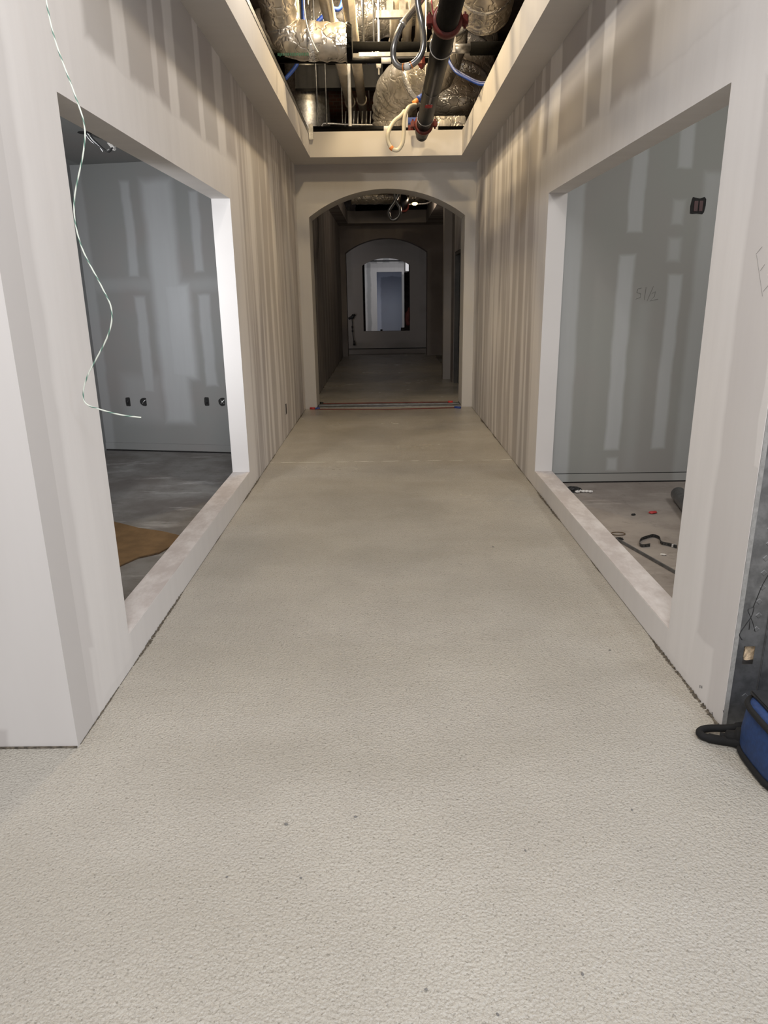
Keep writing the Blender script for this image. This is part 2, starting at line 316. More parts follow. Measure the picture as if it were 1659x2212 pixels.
# walls with an opening each
bm = bmesh.new(); x0, x1 = -1.222, XL
box(bm, x0, x1, 2.26, 2.69, 0, ZT); box(bm, x0, x1, 5.50, YA, 0, ZT); box(bm, x0, x1, 2.69, 5.50, 2.162, ZT); box(bm, x0, x1, 2.69, 5.50, 0, .150)
struct('wall_left', bm, M['wall_l'])
bm = bmesh.new(); x0, x1 = XR, 1.319
box(bm, XR, 1.200, 2.192, 2.25, 0, ZT); box(bm, x0, x1, 2.25, 2.713, 0, ZT); box(bm, x0, x1, 5.481, YA, 0, ZT); box(bm, x0, x1, 2.713, 5.481, 2.164, ZT); box(bm, x0, x1, 2.713, 5.481, 0, .128)
struct('wall_right', bm, M['wall_r'])
struct('wall_front_left', B(-4.2, XL, YC, 2.26, 0, ZT), M['hall'])
bm = bmesh.new(); box(bm, 1.42, 4.2, 2.25, 2.31, 0, ZT); struct('wall_front_right', bm, M['hall'])
# dusty sill tops (painted board laid over the low walls)
bm = bmesh.new(); box(bm, -1.222, XL-.001, 2.69, 5.5, .150, .153); struct('trim_1', bm, M['sill'])
bm = bmesh.new(); box(bm, XR+.001, 1.319, 2.713, 5.481, .128, .131); struct('trim_2', bm, M['sill'])

# tray soffits of the first corridor
SL, SR, YF, ZS = -.841, .945, 9.213, 3.04
bm = bmesh.new(); box(bm, XL, SL, 2.125, YA, ZS, ZT); box(bm, SR, XR, 2.19, YA, ZS, ZT); box(bm, SL, SR, YF, YA, ZS, ZT); box(bm, SL, SR, 2.2, 2.75, ZS, ZT)
struct('ceiling', bm, M['soffit'])

def arch_outline(x0, x1, zt, xl, xr, zs, za, sill=0.0):
    c = (xl+xr)/2; w = (xr-xl)/2; hgt = za-zs; R = (w*w+hgt*hgt)/(2*hgt); zc = za-R; a0 = math.asin(w/R); n = 28
    arc = [(c+R*math.sin(t), zc+R*math.cos(t)) for t in (-a0+2*a0*i/n for i in range(n+1))]
    return arc
def arch_wall(name, x0, x1, zt, xl, xr, zs, za, y0, y1, mat, sill=0.0):
    arc = arch_outline(x0, x1, zt, xl, xr, zs, za); bm = bmesh.new()
    prism(bm, [(x0, 0), (xl, 0), (xl, zs), (x0, zs)], 'y', y0, y1); prism(bm, [(xr, 0), (x1, 0), (x1, zs), (xr, zs)], 'y', y0, y1)
    prism(bm, [(x0, zs)]+arc+[(x1, zs), (x1, zt), (x0, zt)], 'y', y0, y1)
    if sill: prism(bm, [(xl, 0), (xr, 0), (xr, sill), (xl, sill)], 'y', y0, y1)
    return struct(name, bm, mat)
JL, JR = -.932, 1.048
arch_wall('wall_arch', -1.30, 1.40, ZT, JL, JR, 2.432, 2.753, YA, 10.15, M['arch'])

# second corridor
WL = -1.03
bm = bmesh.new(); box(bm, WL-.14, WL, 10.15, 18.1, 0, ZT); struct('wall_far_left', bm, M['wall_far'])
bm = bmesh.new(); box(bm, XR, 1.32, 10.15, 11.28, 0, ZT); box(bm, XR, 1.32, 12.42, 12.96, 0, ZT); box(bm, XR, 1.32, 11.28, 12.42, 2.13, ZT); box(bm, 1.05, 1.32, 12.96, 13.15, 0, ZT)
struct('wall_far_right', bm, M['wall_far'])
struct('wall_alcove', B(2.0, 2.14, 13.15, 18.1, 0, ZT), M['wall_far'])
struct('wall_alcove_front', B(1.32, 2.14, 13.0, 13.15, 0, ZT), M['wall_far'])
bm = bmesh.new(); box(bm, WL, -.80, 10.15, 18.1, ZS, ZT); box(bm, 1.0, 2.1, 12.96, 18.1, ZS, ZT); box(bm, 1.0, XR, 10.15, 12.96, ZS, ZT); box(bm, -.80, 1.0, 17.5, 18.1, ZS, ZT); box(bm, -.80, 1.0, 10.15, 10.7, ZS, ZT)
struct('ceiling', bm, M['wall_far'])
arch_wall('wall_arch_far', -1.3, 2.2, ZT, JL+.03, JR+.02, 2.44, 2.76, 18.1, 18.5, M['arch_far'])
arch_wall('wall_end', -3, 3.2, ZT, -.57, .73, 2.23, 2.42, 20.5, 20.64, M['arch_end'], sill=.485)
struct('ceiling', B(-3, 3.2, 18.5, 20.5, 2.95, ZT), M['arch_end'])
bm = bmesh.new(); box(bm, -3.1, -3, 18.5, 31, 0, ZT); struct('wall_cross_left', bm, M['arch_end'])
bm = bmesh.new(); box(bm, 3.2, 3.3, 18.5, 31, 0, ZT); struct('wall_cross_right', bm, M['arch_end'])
# lit room at the very end, with a doorway in its far wall
bm = bmesh.new(); box(bm, -.62, -.22, 25, 25.14, 0, 3.3); box(bm, -.22, .62, 25, 25.14, 2.18, 3.3); box(bm, .62, .70, 25, 25.14, 0, 3.3)
struct('wall_lit_room', bm, M['white_far'])
struct('wall_lit_right', B(.70, .80, 23.4, 25.0, 2.15, 3.3), M['white_far'])
struct('wall_blue', B(-.55, .72, 29.0, 29.1, 0, 3.3), M['white_far'])
struct('ceiling', B(-3, 3.2, 25.2, 31, 3.0, 3.1), M['wall_far'])
struct('wall_end_blocker', B(-4.2, 4.2, 31, 31.1, 0, 5.3), M['deck'])  # added to keep world light out of the end room

# side rooms
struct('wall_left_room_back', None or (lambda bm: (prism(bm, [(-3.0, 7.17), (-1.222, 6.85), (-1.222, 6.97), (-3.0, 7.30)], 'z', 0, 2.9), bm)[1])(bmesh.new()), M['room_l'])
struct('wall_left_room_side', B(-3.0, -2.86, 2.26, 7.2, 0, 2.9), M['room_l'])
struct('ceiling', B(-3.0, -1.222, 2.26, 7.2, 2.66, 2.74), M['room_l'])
struct('wall_right_room_back', B(1.319, 4.1, 5.60, 5.72, 0, 3.3), M['room_r'])
struct('wall_right_room_side', B(4.1, 4.2, 2.3, 5.72, 0, 3.3), M['room_r'])
struct('ceiling', B(1.319, 4.2, 2.3, 5.72, 3.2, 3.3), M['room_r'])
# skirting strips of bare board with the black gap under them
def skirt(name, pts, z0, z1, mat, th=.012):
    bm = bmesh.new(); (xa, ya), (xb, yb) = pts
    prism(bm, [(xa, ya), (xb, yb), (xb, yb-th), (xa, ya-th)], 'z', z0, z1); struct(name, bm, mat)
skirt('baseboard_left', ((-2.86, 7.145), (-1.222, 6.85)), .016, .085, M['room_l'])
skirt('trim_3', ((-2.86, 7.147), (-1.222, 6.852)), .0, .016, M['dark'], .008)
skirt('baseboard_right', ((1.319, 5.60), (4.1, 5.60)), .012, .075, M['room_r'])
skirt('trim_4', ((1.319, 5.60), (4.1, 5.60)), .0, .012, M['dark'], .008)
skirt('trim_5', ((1.319, 5.60), (4.1, 5.60)), .075, .079, M['dark'], .006)

# ragged joints where the floor coating meets the walls
def ragged(name, x, side, y0, y1, w=.012):
    bm = bmesh.new(); y = y0; prev = None; ph = random.uniform(0, 6)
    while y < y1:
        amp = max(0.0, math.sin(y*2.1+ph)*.5+math.sin(y*5.3+ph*2)*.4+math.sin(y*13+ph)*.3+.15)
        ww = .0016+w*amp*random.uniform(.35, 1); hh = .002+.010*amp*random.random()
        cur = [bm.verts.new((x, y, 0.0005)), bm.verts.new((x+side*ww, y, .0008)), bm.verts.new((x+side*ww*.35, y, hh*.5)), bm.verts.new((x+side*.0008, y, hh))]
        if prev:
            for k in range(3): bm.faces.new((prev[k], prev[k+1], cur[k+1], cur[k]))
        prev = cur if random.random() > .04 else None; y += random.uniform(.003, .012)
    struct(name, bm, M['edge'])
ragged('trim_6', XL, 1, 2.14, 9.69, .012); ragged('trim_7', XR, -1, 2.2, 9.69, .018); ragged('trim_8', WL, 1, 10.3, 18); 
struct('trim_14', B(XR+.0015, 1.2005, 2.1895, 2.192, 0, ZT), M['paperedge'])
bm = bmesh.new(); box(bm, -4, -1.09, YC-.006, YC, .0005, .006); struct('trim_9', bm, M['edge'])
# outer angle on the left tray edge
bm = bmesh.new(); box(bm, SL, SL+.004, 3.0, YF, ZT-.035, ZT+.012); box(bm, SL-.04, SL+.004, 3.0, YF, ZT+.003, ZT+.012); struct('trim_10', bm, M['galv_dark'])

# floor threshold between the corridors and the pale one further off
bm = bmesh.new(); box(bm, JL, JR, 9.78, 10.12, 0, .004); box(bm, JL, JR, 9.98, 10.02, .004, .009); struct('trim_11', bm, M['metalstrip'])
struct('trim_12', B(JL, JR, 18.56, 18.66, 0, .004), M['edge'])
struct('trim_13', B(-3, 3.2, 20.44, 20.5, 0, .02), M['dark'])

# door in the second corridor
bm = bmesh.new(); box(bm, 1.26, 1.30, 11.33, 12.37, .01, 2.08, bev=.003); d1 = struct('door_1', bm, M['door'])
bm = bmesh.new(); box(bm, 1.19, 1.32, 11.28, 11.33, 0, 2.13); box(bm, 1.19, 1.32, 12.37, 12.42, 0, 2.13); box(bm, 1.19, 1.32, 11.33, 12.37, 2.08, 2.13); obj('door_frame', bm, M['doorframe'], d1)

# shell above the ceilings; unseen sides and front added to block world light
struct('ceiling', B(-4.2, 4.2, 1.9, 31, 5.3, 5.4), M['deck'])
struct('plenum_blocker_left', B(-4.2, -4.1, 1.9, 31, ZT, 5.3), M['deck'])
struct('plenum_blocker_right', B(4.1, 4.2, 1.9, 31, ZT, 5.3), M['deck'])
struct('plenum_blocker_front', B(-4.2, 4.2, 1.9, 2.0, ZT, 5.3), M['deck'])
struct('wall_brick', B(-4.1, 4.1, 14.0, 14.2, 3.6, 5.3), M['brick'])
struct('ceiling', B(-4.1, -1.09, 2.2, 18, ZT, ZT+.03), M['deck']); struct('ceiling', B(1.19, 4.1, 2.2, 18, ZT, ZT+.03), M['deck'])

# ---------------------------------------------------------------- steel stud at the raw end of the right wall
t = thing('metal_stud', 'galvanized steel stud with punched hole at the raw end of the right wall', 'metal stud', (1.247, 2.21, 0))
sx0, sx1, yf = 1.202, 1.300, 2.206
hz0, hz1, hx0, hx1 = .245, .315, 1.232, 1.270
web = bmesh.new(); bm = web
for (a, b, c, d) in ((sx0, hx0, 0.002, ZT), (hx1, sx1, 0.002, ZT), (hx0, hx1, 0.002, hz0), (hx0, hx1, hz1, ZT)): box(bm, a, b, yf, yf+.002, c, d)
for xx in (sx0, sx1-.002):
    obj('flange', B(xx, xx+.002, yf-.004, yf+.040, 0.002, ZT), M['galv_dark'], t)
bm = web
z = .12
while z < 2.6:
    if not (.17 < z < .36):
        cx = 1.262+random.uniform(-.003, .003); bmesh.ops.create_cone(bm, cap_ends=True, segments=4, radius1=.013, radius2=.009, depth=.0014, matrix=Matrix.Translation((cx, yf-.0004, z)) @ Matrix.Rotation(math.radians(90), 4, 'X'))
    z += .052
obj('web', web, M['galv_dark'], t)
bm = bmesh.new(); box(bm, 1.242, 1.290, 2.218, 2.245, .255, .34); bmesh.ops.subdivide_edges(bm, edges=bm.edges, cuts=4, use_grid_fill=True)
for v in bm.verts: v.co += Vector((random.uniform(-.003, .003),)*3)
tag(obj('insulation_batt', bm, M['insul']), 'tan fluffy insulation showing through the hole in the steel stud', 'insulation')
t = thing('metal_stud', 'dark second steel stud standing right beside the punched one', 'metal stud', (1.35, 2.22, 0))
obj('web', B(1.305, 1.40, 2.214, 2.216, .002, ZT), M['galv_dark'], t)
obj('flange', B(1.303, 1.305, 2.205, 2.245, .002, ZT), M['galv_dark'], t); obj('flange', B(1.40, 1.402, 2.205, 2.245, .002, ZT), M['galv_dark'], t)
# tie wire
bm = bmesh.new(); k = lambda u, v: Y(u, v, 2.190)
tube(bm, smoothpath([k(1670, 1225), k(1648, 1262), k(1636, 1290), k(1627, 1312)]), .0016, 6)
tube(bm, smoothpath([k(1627, 1312), k(1616, 1317), k(1620, 1330), k(1626, 1345), k(1631, 1364)]), .0014, 6)
tube(bm, smoothpath([k(1629, 1312), k(1624, 1330), k(1614, 1345), k(1602, 1362)]), .0016, 6)
tube(bm, [k(1620, 1338), k(1618, 1360)], .0014, 6); tube(bm, smoothpath([k(1602, 1362), k(1597, 1372), k(1603, 1382)]), .0018, 6)
tag(obj('tie_wire', bm, M['blackpl'], None, True), 'thin black twisted wire crossing the front of the steel stud', 'wire')

# ---------------------------------------------------------------- tool bag
t = thing('tool_bag', 'blue fabric tool bag with black piping on the floor by the stud', 'tool bag', (1.413, 1.95, 0))
bm = bmesh.new(); vs = []
def sect(z, gx, gy): # rounded rectangle ring
    out = []; n = 40
    for i in range(n):
        a = 2*math.pi*i/n; c, s_ = math.cos(a), math.sin(a); e = .48
        out.append(bm.verts.new((1.413+gx*math.copysign(abs(c)**e, c), 1.95+gy*math.copysign(abs(s_)**e, s_), z)))
    return out
prof = [(.004, .20, .125), (.012, .235, .15), (.04, .245, .158), (.10, .246, .160), (.17, .240, .155), (.198, .232, .148), (.206, .215, .135)]
rings = [sect(*p_) for p_ in prof]
for a, b in zip(rings, rings[1:]):
    for i in range(40): bm.faces.new((a[i], a[(i+1) % 40], b[(i+1) % 40], b[i]))
bm.faces.new(rings[0]); bm.faces.new(rings[-1])
obj('bag_body', bm, M['bluebag'], t, True)
def ring_pts(z, gx, gy, n=40):
    o = []
    for i in range(n+1):
        a = 2*math.pi*i/n; c, s_ = math.cos(a), math.sin(a); e = .48
        o.append((1.413+gx*math.copysign(abs(c)**e, c), 1.95+gy*math.copysign(abs(s_)**e, s_), z))
    return o
obj('piping', T(ring_pts(.016, .240, .154), .012, 8), M['blackweb'], t, True)
obj('piping', T(ring_pts(.190, .240, .153), .010, 8), M['blackweb'], t, True)
bm = bmesh.new(); box(bm, 1.205, 1.64, 1.815, 2.085, .205, .219, bev=.004); obj('top_flap', bm, M['blackpl'], t)
bm = bmesh.new(); tube(bm, smoothpath([(1.23, 1.87, .217), (1.25, 1.88, .245), (1.36, 1.90, .285), (1.58, 1.90, .24)]), .008, 8); obj('carry_handle', bm, M['blackweb'], t, True)
FZ = lambda u, v, z: at(u, v, 'z', z)
sp_ = smoothpath([FZ(1668, 1552, .13), FZ(1640, 1562, .085), FZ(1605, 1569, .055), FZ(1570, 1573, .035), FZ(1538, 1573, .022), FZ(1517, 1576, .018), FZ(1511, 1583, .016), FZ(1520, 1591, .015), FZ(1545, 1597, .015), FZ(1578, 1602, .016), FZ(1604, 1605, .030), FZ(1625, 1600, .06)], 8)
obj('shoulder_strap', T(sp_, [.016]*20+[.013]*40+[.016]*29, 10), M['blackweb'], t, True)
obj('strap_pad', T(smoothpath([FZ(1556, 1588, .022), FZ(1580, 1590, .03), FZ(1610, 1590, .045), FZ(1640, 1590, .075)], 6), [.010]*4+[.020]*5+[.030]*10, 12), M['blackweb'], t, True)

# ---------------------------------------------------------------- twisted pair hanging in front of the left wall
wp = [(98, -60), (100, 0), (120, 90), (160, 200), (182, 270), (180, 330), (160, 440), (175, 530), (220, 620), (241, 670), (233, 725), (190, 810), (180, 850), (186, 872), (215, 884), (260, 896), (305, 902)]
pts = [(-.955, 2.40, 3.04), (-.965, 2.40, 2.7)]+[Y(u, v, 2.40) for u, v in wp]
tag(obj('twisted_wire', T(smoothpath(pts, 10), .0026, 8), M['pair'], None, True), 'green and white twisted wire hanging down in front of the left wall', 'wire')

# ---------------------------------------------------------------- boxes in the walls
def roomwall_y(x): return 7.17+(x+3.0)*(6.85-7.17)/1.778
def socket_hole(x, z, w, h, label, round_=False):
    y = roomwall_y(x)-.001; t = thing('outlet_box', label, 'outlet box', (x, y, z), None)
    bm = bmesh.new(); n = 14; pts = []
    for i in range(n):
        a = 2*math.pi*i/n; c, s_ = math.cos(a), math.sin(a); e = 1 if round_ else .35
        pts.append((x+w*math.copysign(abs(c)**e, c)*random.uniform(.93, 1.05), z+h*math.copysign(abs(s_)**e, s_)*random.uniform(.93, 1.05)))
    prism(bm, pts, 'y', y-.003, y); obj('box_opening', bm, M['dark'], t)
    bm = bmesh.new()
    for k in range(3):
        a = random.uniform(0, 3); tube(bm, smoothpath([(x-w*.5*math.cos(a), y-.004, z-h*.5), (x+w*.2*random.uniform(-1, 1), y-.012, z), (x+w*.5*math.cos(a), y-.004, z+h*.5)], 5), .0035, 6)
    obj('wire_ends', bm, M['galv'] if round_ else M['blackpl'], t, True)
def wx(u, v):
    y = 7.0
    for _ in range(6): p_ = Y(u, v, y); y = roomwall_y(p_.x)
    return p_
for (u, v, w, h, r, lab) in ((277, 868, .024, .045, False, 'small black rectangular outlet box, leftmost on the left room wall'), (312, 868, .044, .042, True, 'round black outlet box beside the leftmost rectangular one in left room'),
                       (447, 867, .025, .042, False, 'small black rectangular outlet box near the window jamb in left room'), (481, 868, .042, .042, True, 'round outlet box with metal bits, nearest the jamb in left room')):
    p_ = wx(u, v); socket_hole(p_.x, p_.z, w, h, lab, r)
t = thing('outlet_box', 'narrow dark outlet slot low on the streaked left corridor wall', 'outlet box', (XL, 7.78, .30))
obj('box_opening', B(XL, XL+.002, 7.745, 7.815, .245, .355), M['dark'], t); obj('box_rim', B(XL, XL+.003, 7.738, 7.745, .24, .36), M['galv_dark'], t)
t = thing('junction_box', 'square hole with dark red box high on the right room wall', 'junction box', (2.304, 5.60, 2.076))
bm = bmesh.new(); pts = [(2.304+.052*a+random.uniform(-.006, .006), 2.076+.056*b+random.uniform(-.006, .006)) for a, b in ((-1, -.8), (-.8, -1), (0, -1.02), (.7, -1), (1, -.7), (.97, 0), (1, .8), (.8, 1), (0, .98), (-.8, 1), (-1, .8), (-1, 0))]
prism(bm, pts, 'y', 5.596, 5.60); obj('box_opening', bm, M['dark'], t)
bm = bmesh.new(); box(bm, 2.272, 2.300, 5.592, 5.596, 2.04, 2.11); box(bm, 2.31, 2.335, 5.592, 5.596, 2.04, 2.11); obj('red_box', bm, M['darkred'], t)

# pencil note on the right room wall
bm = bmesh.new(); P = lambda u, v: Y(u, v, 5.597)
for st in ([(1386, 622), (1378, 624), (1376, 632), (1384, 634), (1384, 642), (1374, 646)], [(1396, 620), (1392, 648)], [(1412, 618), (1398, 650)], [(1408, 634), (1416, 630), (1414, 640), (1404, 650), (1422, 646)]):
    tube(bm, [P(*a) for a in st], .0010, 5)
tag(obj('pencil_note', bm, M['graphite']), 'faint handwritten pencil measurement on the grey right room wall', 'writing')
bm = bmesh.new(); P = lambda u, v: at(u, v, 'x', XR-.001)
for st in ([(1633, 549), (1646, 533)], [(1642, 585), (1652, 571)], [(1648, 630), (1659, 617)], [(1634, 550), (1640, 590), (1647, 640)]): tube(bm, [P(*a) for a in st], .0004, 5)
tag(obj('pencil_ticks', bm, M['graphite']), 'short pencil tick marks on the nearest part of the right wall', 'writing')
for st, lab in (([(1512, 1480), (1512, 1486)], 'left gouge of the close pair, low on the near right wall'), ([(1516, 1481), (1516, 1487)], 'right gouge of the close pair, low on the near right wall'),
                ([(1538, 1538), (1539, 1546)], 'single dark gouge just above the floor of the near right wall'), ([(1562, 1534), (1563, 1539)], 'dark nick nearest the steel stud, low on the right wall')):
    tag(obj('gouge', T([P(*a) for a in st], .0010, 5), M['dark']), lab, 'gouge')

# hole with cables in the left room ceiling
h0 = at(183, 287, 'z', 2.658)
t = thing('cable_bundle', 'dark cables hanging from a black hole in left room ceiling', 'cable', h0)
bm = bmesh.new(); bmesh.ops.create_cone(bm, cap_ends=True, segments=16, radius1=.05, radius2=.05, depth=.003, matrix=Matrix.Translation(h0)); obj('ceiling_hole', bm, M['dark'], t)
for k in range(4):
    a = Vector((.01*k, 0, 0)); obj('cable', T(smoothpath([h0+a, h0+a+Vector((.03, .02, -.05)), h0+Vector((.08+.02*k, .04, -.085-.012*k)), h0+Vector((.10+.025*k, .05, -.12+.01*k))], 6), .006, 6), M['blackpl'] if k % 2 else M['galv'], t, True)
h1 = at(232, 308, 'z', 2.655)
bm = bmesh.new()
for k in range(3): tube(bm, smoothpath([h1+Vector((.01*k, 0, 0)), h1+Vector((.02+.01*k, .02, -.03)), h1+Vector((.04, .01*k, -.05)), h1+Vector((.05, .03, -.02-.01*k))], 6), .006, 6)
tag(obj('wire_coil', bm, M['white_pl'], None, True), 'pale wire coil hanging right of the dark cables in left room', 'wire')

# ---------------------------------------------------------------- things on the floors
def F(u, v, z=0.0): return at(u, v, 'z', z)
t = thing('cardboard_sheet', 'flat brown cardboard sheet lying on the left room floor', 'cardboard', (-1.6, 4.4, 0))
top = [F(u, v, .012) for u, v in ((150, 1112), (245, 1126), (300, 1140), (350, 1147), (392, 1157), (378, 1174), (345, 1192), (300, 1202), (256, 1222), (200, 1245), (150, 1250))]
bm = bmesh.new(); prism(bm, [(p_.x, p_.y) for p_ in top], 'z', .008, .012); obj('top_layer', bm, M['card'], t)
bm = bmesh.new(); prism(bm, [(p_.x*1.0-.004, p_.y-.012) for p_ in top], 'z', .001, .008); obj('corrugated_edge', bm, M['carddark'], t)
o_ = F(300, 1215)
# right room
def strap(pts, w, th, name, lab, cat):
    P_ = smoothpath(pts, 6); t = thing(name, lab, cat, P_[0])
    bm = bmesh.new(); prev = None
    for i, p_ in enumerate(P_):
        cur = [bm.verts.new(p_+Vector((0, 0, 0))), bm.verts.new(p_+Vector((0, 0, w)))]
        if prev: bm.faces.new((prev[0], cur[0], cur[1], prev[1]))
        prev = cur
    bmesh.ops.solidify(bm, geom=bm.faces[:], thickness=th); nf = len(bm.faces)
    for i in range(1, len(P_)-1, 2): bmesh.ops.create_icosphere(bm, subdivisions=1, radius=.004, matrix=Matrix.Translation(P_[i]+Vector((0, -.003, w*.5))))
    bm.faces.ensure_lookup_table()
    for f in bm.faces[nf:]: f.material_index = 1
    obj('band', bm, [M['galv_dark'], M['dark']], t); return t
t = strap([F(1404, 1181), F(1384, 1182), F(1383, 1170), F(1400, 1163), F(1412, 1161), F(1424, 1166), F(1428, 1176), F(1445, 1180), F(1462, 1185)], .022, .002, 'pipe_strap', 'bent perforated metal strap lying on the right room floor', 'metal strap')
e = F(1453, 1181); obj('white_tag', B(e.x-.012, e.x+.012, e.y-.014, e.y-.011, .002, .022), M['white_pl'], t)
bm = bmesh.new(); a, b = F(1332, 1168), F(1480, 1252); d = (b-a).normalized(); nn = Vector((-d.y, d.x, 0))
prism(bm, [tuple((a+nn*.0)[:2]), tuple((b+nn*.0)[:2]), tuple((b+nn*.03)[:2]), tuple((a+nn*.03)[:2])], 'z', .0, .003); prism(bm, [tuple(a[:2]), tuple(b[:2]), tuple((b-nn*.003)[:2]), tuple((a-nn*.003)[:2])], 'z', .0, .018)
t = thing('metal_track', 'long thin perforated metal strip along the right room floor', 'metal strip', a); nf = len(bm.faces); L = (b-a).length; i = 0
while i*.03 < L: bmesh.ops.create_icosphere(bm, subdivisions=1, radius=.0045, matrix=Matrix.Translation(a+d*(i*.03)+nn*.015+Vector((0, 0, .002)))); i += 1
bm.faces.ensure_lookup_table()
for f in bm.faces[nf:]: f.material_index = 1
obj('track_body', bm, [M['galv_dark'], M['white_pl']], t)
c0 = F(1238, 1062); bm = bmesh.new(); bmesh.ops.create_icosphere(bm, subdivisions=3, radius=.06, matrix=Matrix.Translation(c0+Vector((0, .0, .022))))
for v in bm.verts: r_ = v.co-c0; v.co = c0+Vector((r_.x*1.1, r_.y*.7, max(.001, r_.z*.45)))+Vector([random.uniform(-.008, .008) for _ in range(3)]); v.co.z = max(.001, v.co.z)
tag(obj('crumpled_bag', bm, [M['blackpl']]), 'small crumpled black rag behind the right sill by the back wall', 'rag')
bm = bmesh.new()
for k in range(5): bmesh.ops.create_icosphere(bm, subdivisions=1, radius=.018, matrix=Matrix.Translation(c0+Vector((.02+.025*k, -.035+random.uniform(-.015, .015), .013))) @ Matrix.Diagonal((1.3, .8, .6, 1)))
tag(obj('paper_scrap', bm, M['white_pl']), 'crumpled pale scrap lying against the black rag', 'scrap')
t = thing('pipe_roll', 'dark grey tube lying on the right room floor beside the jamb', 'tube', F(1463, 1078))
a = F(1463, 1082)+Vector((0, 0, .055)); b = F(1500, 1160)+Vector((.05, -.1, .055)); obj('tube_wall', T([a, b], .052, 20), M['galv_dark'], t, True)
obj('end_cap', T([a+(a-b).normalized()*.001, a+(a-b).normalized()*.006], .042, 20), M['blackpl'], t, True)
def chip(u, v, r, mat, lab, name='debris_chip', cat='debris', fl=.5, grp=None):
    p_ = F(u, v); bm = bmesh.new(); bmesh.ops.create_icosphere(bm, subdivisions=2, radius=r)
    for w in bm.verts: w.co = Vector((w.co.x*1.5, w.co.y, w.co.z*fl))*random.uniform(.75, 1.2)
    zmin = min(w.co.z for w in bm.verts); bmesh.ops.rotate(bm, verts=bm.verts, matrix=Matrix.Rotation(random.uniform(0, 3), 3, 'Z'))
    bmesh.ops.translate(bm, verts=bm.verts, vec=p_+Vector((0, 0, -zmin+.0003))); return tag(obj(name, bm, mat), lab, cat, grp)
chip(1411, 1109, .022, M['redlabel'], 'small red scrap on the right room floor', 'red_scrap', 'scrap', .35)
chip(1368, 1113, .012, M['blackpl'], 'tiny dark nub left of the red scrap in right room', 'dark_scrap', 'scrap')
chip(1433, 1199, .012, M['white_pl'], 'tiny white chip on the floor below the bent metal strap', 'white_chip', 'scrap', .3)
bm = bmesh.new(); c1 = F(1335, 1154)
tube(bm, [c1+Vector((.045*math.cos(a), .03*math.sin(a), .004)) for a in (2*math.pi*i/24 for i in range(25))], .0025, 6); tag(obj('wire_ring', bm, M['carddark'], None, True), 'brown wire ring on the floor just behind the right sill', 'wire ring')
bm = bmesh.new(); c1 = F(1336, 1165)
for k in range(6): tube(bm, smoothpath([c1+Vector((random.uniform(-.03, .03), random.uniform(-.02, .02), .005)) for _ in range(4)], 4), .003, 5)
tag(obj('wire_scrap', bm, M['blackpl'], None, True), 'tangled dark wire scrap beside the ring behind right sill', 'scrap')
for (u, v, r, lab) in ((1065, 1182, .005, 'dark crumb on the pale floor in the middle of the corridor, right of centre'), (618, 1781, .0045, 'dark crumb on the foreground floor, left of the crumb cluster'),
                       (768, 1765, .004, 'dark crumb cluster piece near the shiny patch of foreground floor'), (1365, 1750, .0028, 'small dark crumb on the floor left of the blue bag'),
                       (1135, 1838, .0028, 'small dark crumb on the foreground floor, right of the shiny patch'), (650, 1897, .0028, 'small dark crumb on the foreground floor below the left crumb'),
                       (1317, 1405, .004, 'dark crumb on the floor near the right sill'), (1075, 2192, .003, 'dark crumb on the floor near the bottom edge of the view'),
                       (920, 2138, .0028, 'dark crumb on the floor at the bottom, left of centre right'), (1258, 2105, .003, 'dark crumb in the bluish floor area at lower right'), (490, 1895, .0026, 'tiny crumb on the lower left foreground floor')):
    chip(u, v, r, M['graphite'], lab)

# string lines at the threshold
t = thing('string_line', 'red cord stretched over the floor in front of the arch threshold', 'cord', F(672, 884))
obj('cord', T([F(672, 884)+Vector((0, 0, .006)), F(690, 885)+Vector((0, 0, .006)), F(840, 885)+Vector((0, 0, .004)), F(990, 881.5)+Vector((0, 0, .006))], .0075, 8), M['redcord'], t, True)
for (a, b, m_) in (((670, 884), (680, 884.3), 'redlabel'), ((682, 884.5), (691, 884.5), 'blue_cable'), ((982, 881.5), (995, 882.5), 'blue_cable')): obj('cord_tie', T([F(*a)+Vector((0, 0, .012)), F(*b)+Vector((0, 0, .012))], .016, 8), M[m_], t, True)
obj('cord_tail', T([F(684, 884)+Vector((0, 0, .01)), F(689, 876)+Vector((0, 0, .012))], .006, 6), M['navy_cable'], t, True)
obj('cord_tail', T([F(990, 869)+Vector((0, 0, .01)), F(996, 876)+Vector((0, 0, .012))], .006, 6), M['blackpl'], t, True)
t = thing('string_line', 'dark red cord lying on the floor behind the arch threshold', 'cord', F(695, 868.5))
obj('cord', T([F(693, 870.5, .008), F(700, 872, .006), F(840, 870, .006), F(975, 868.5, .008)], .008, 8), M['redcord'], t, True)
obj('cord_tie', T([F(968, 868.3, .012), F(978, 868.3, .012)], .018, 8), M['redlabel'], t, True); obj('cord_tie', T([F(692, 870, .012), F(697, 871, .012)], .016, 8), M['blackpl'], t, True)

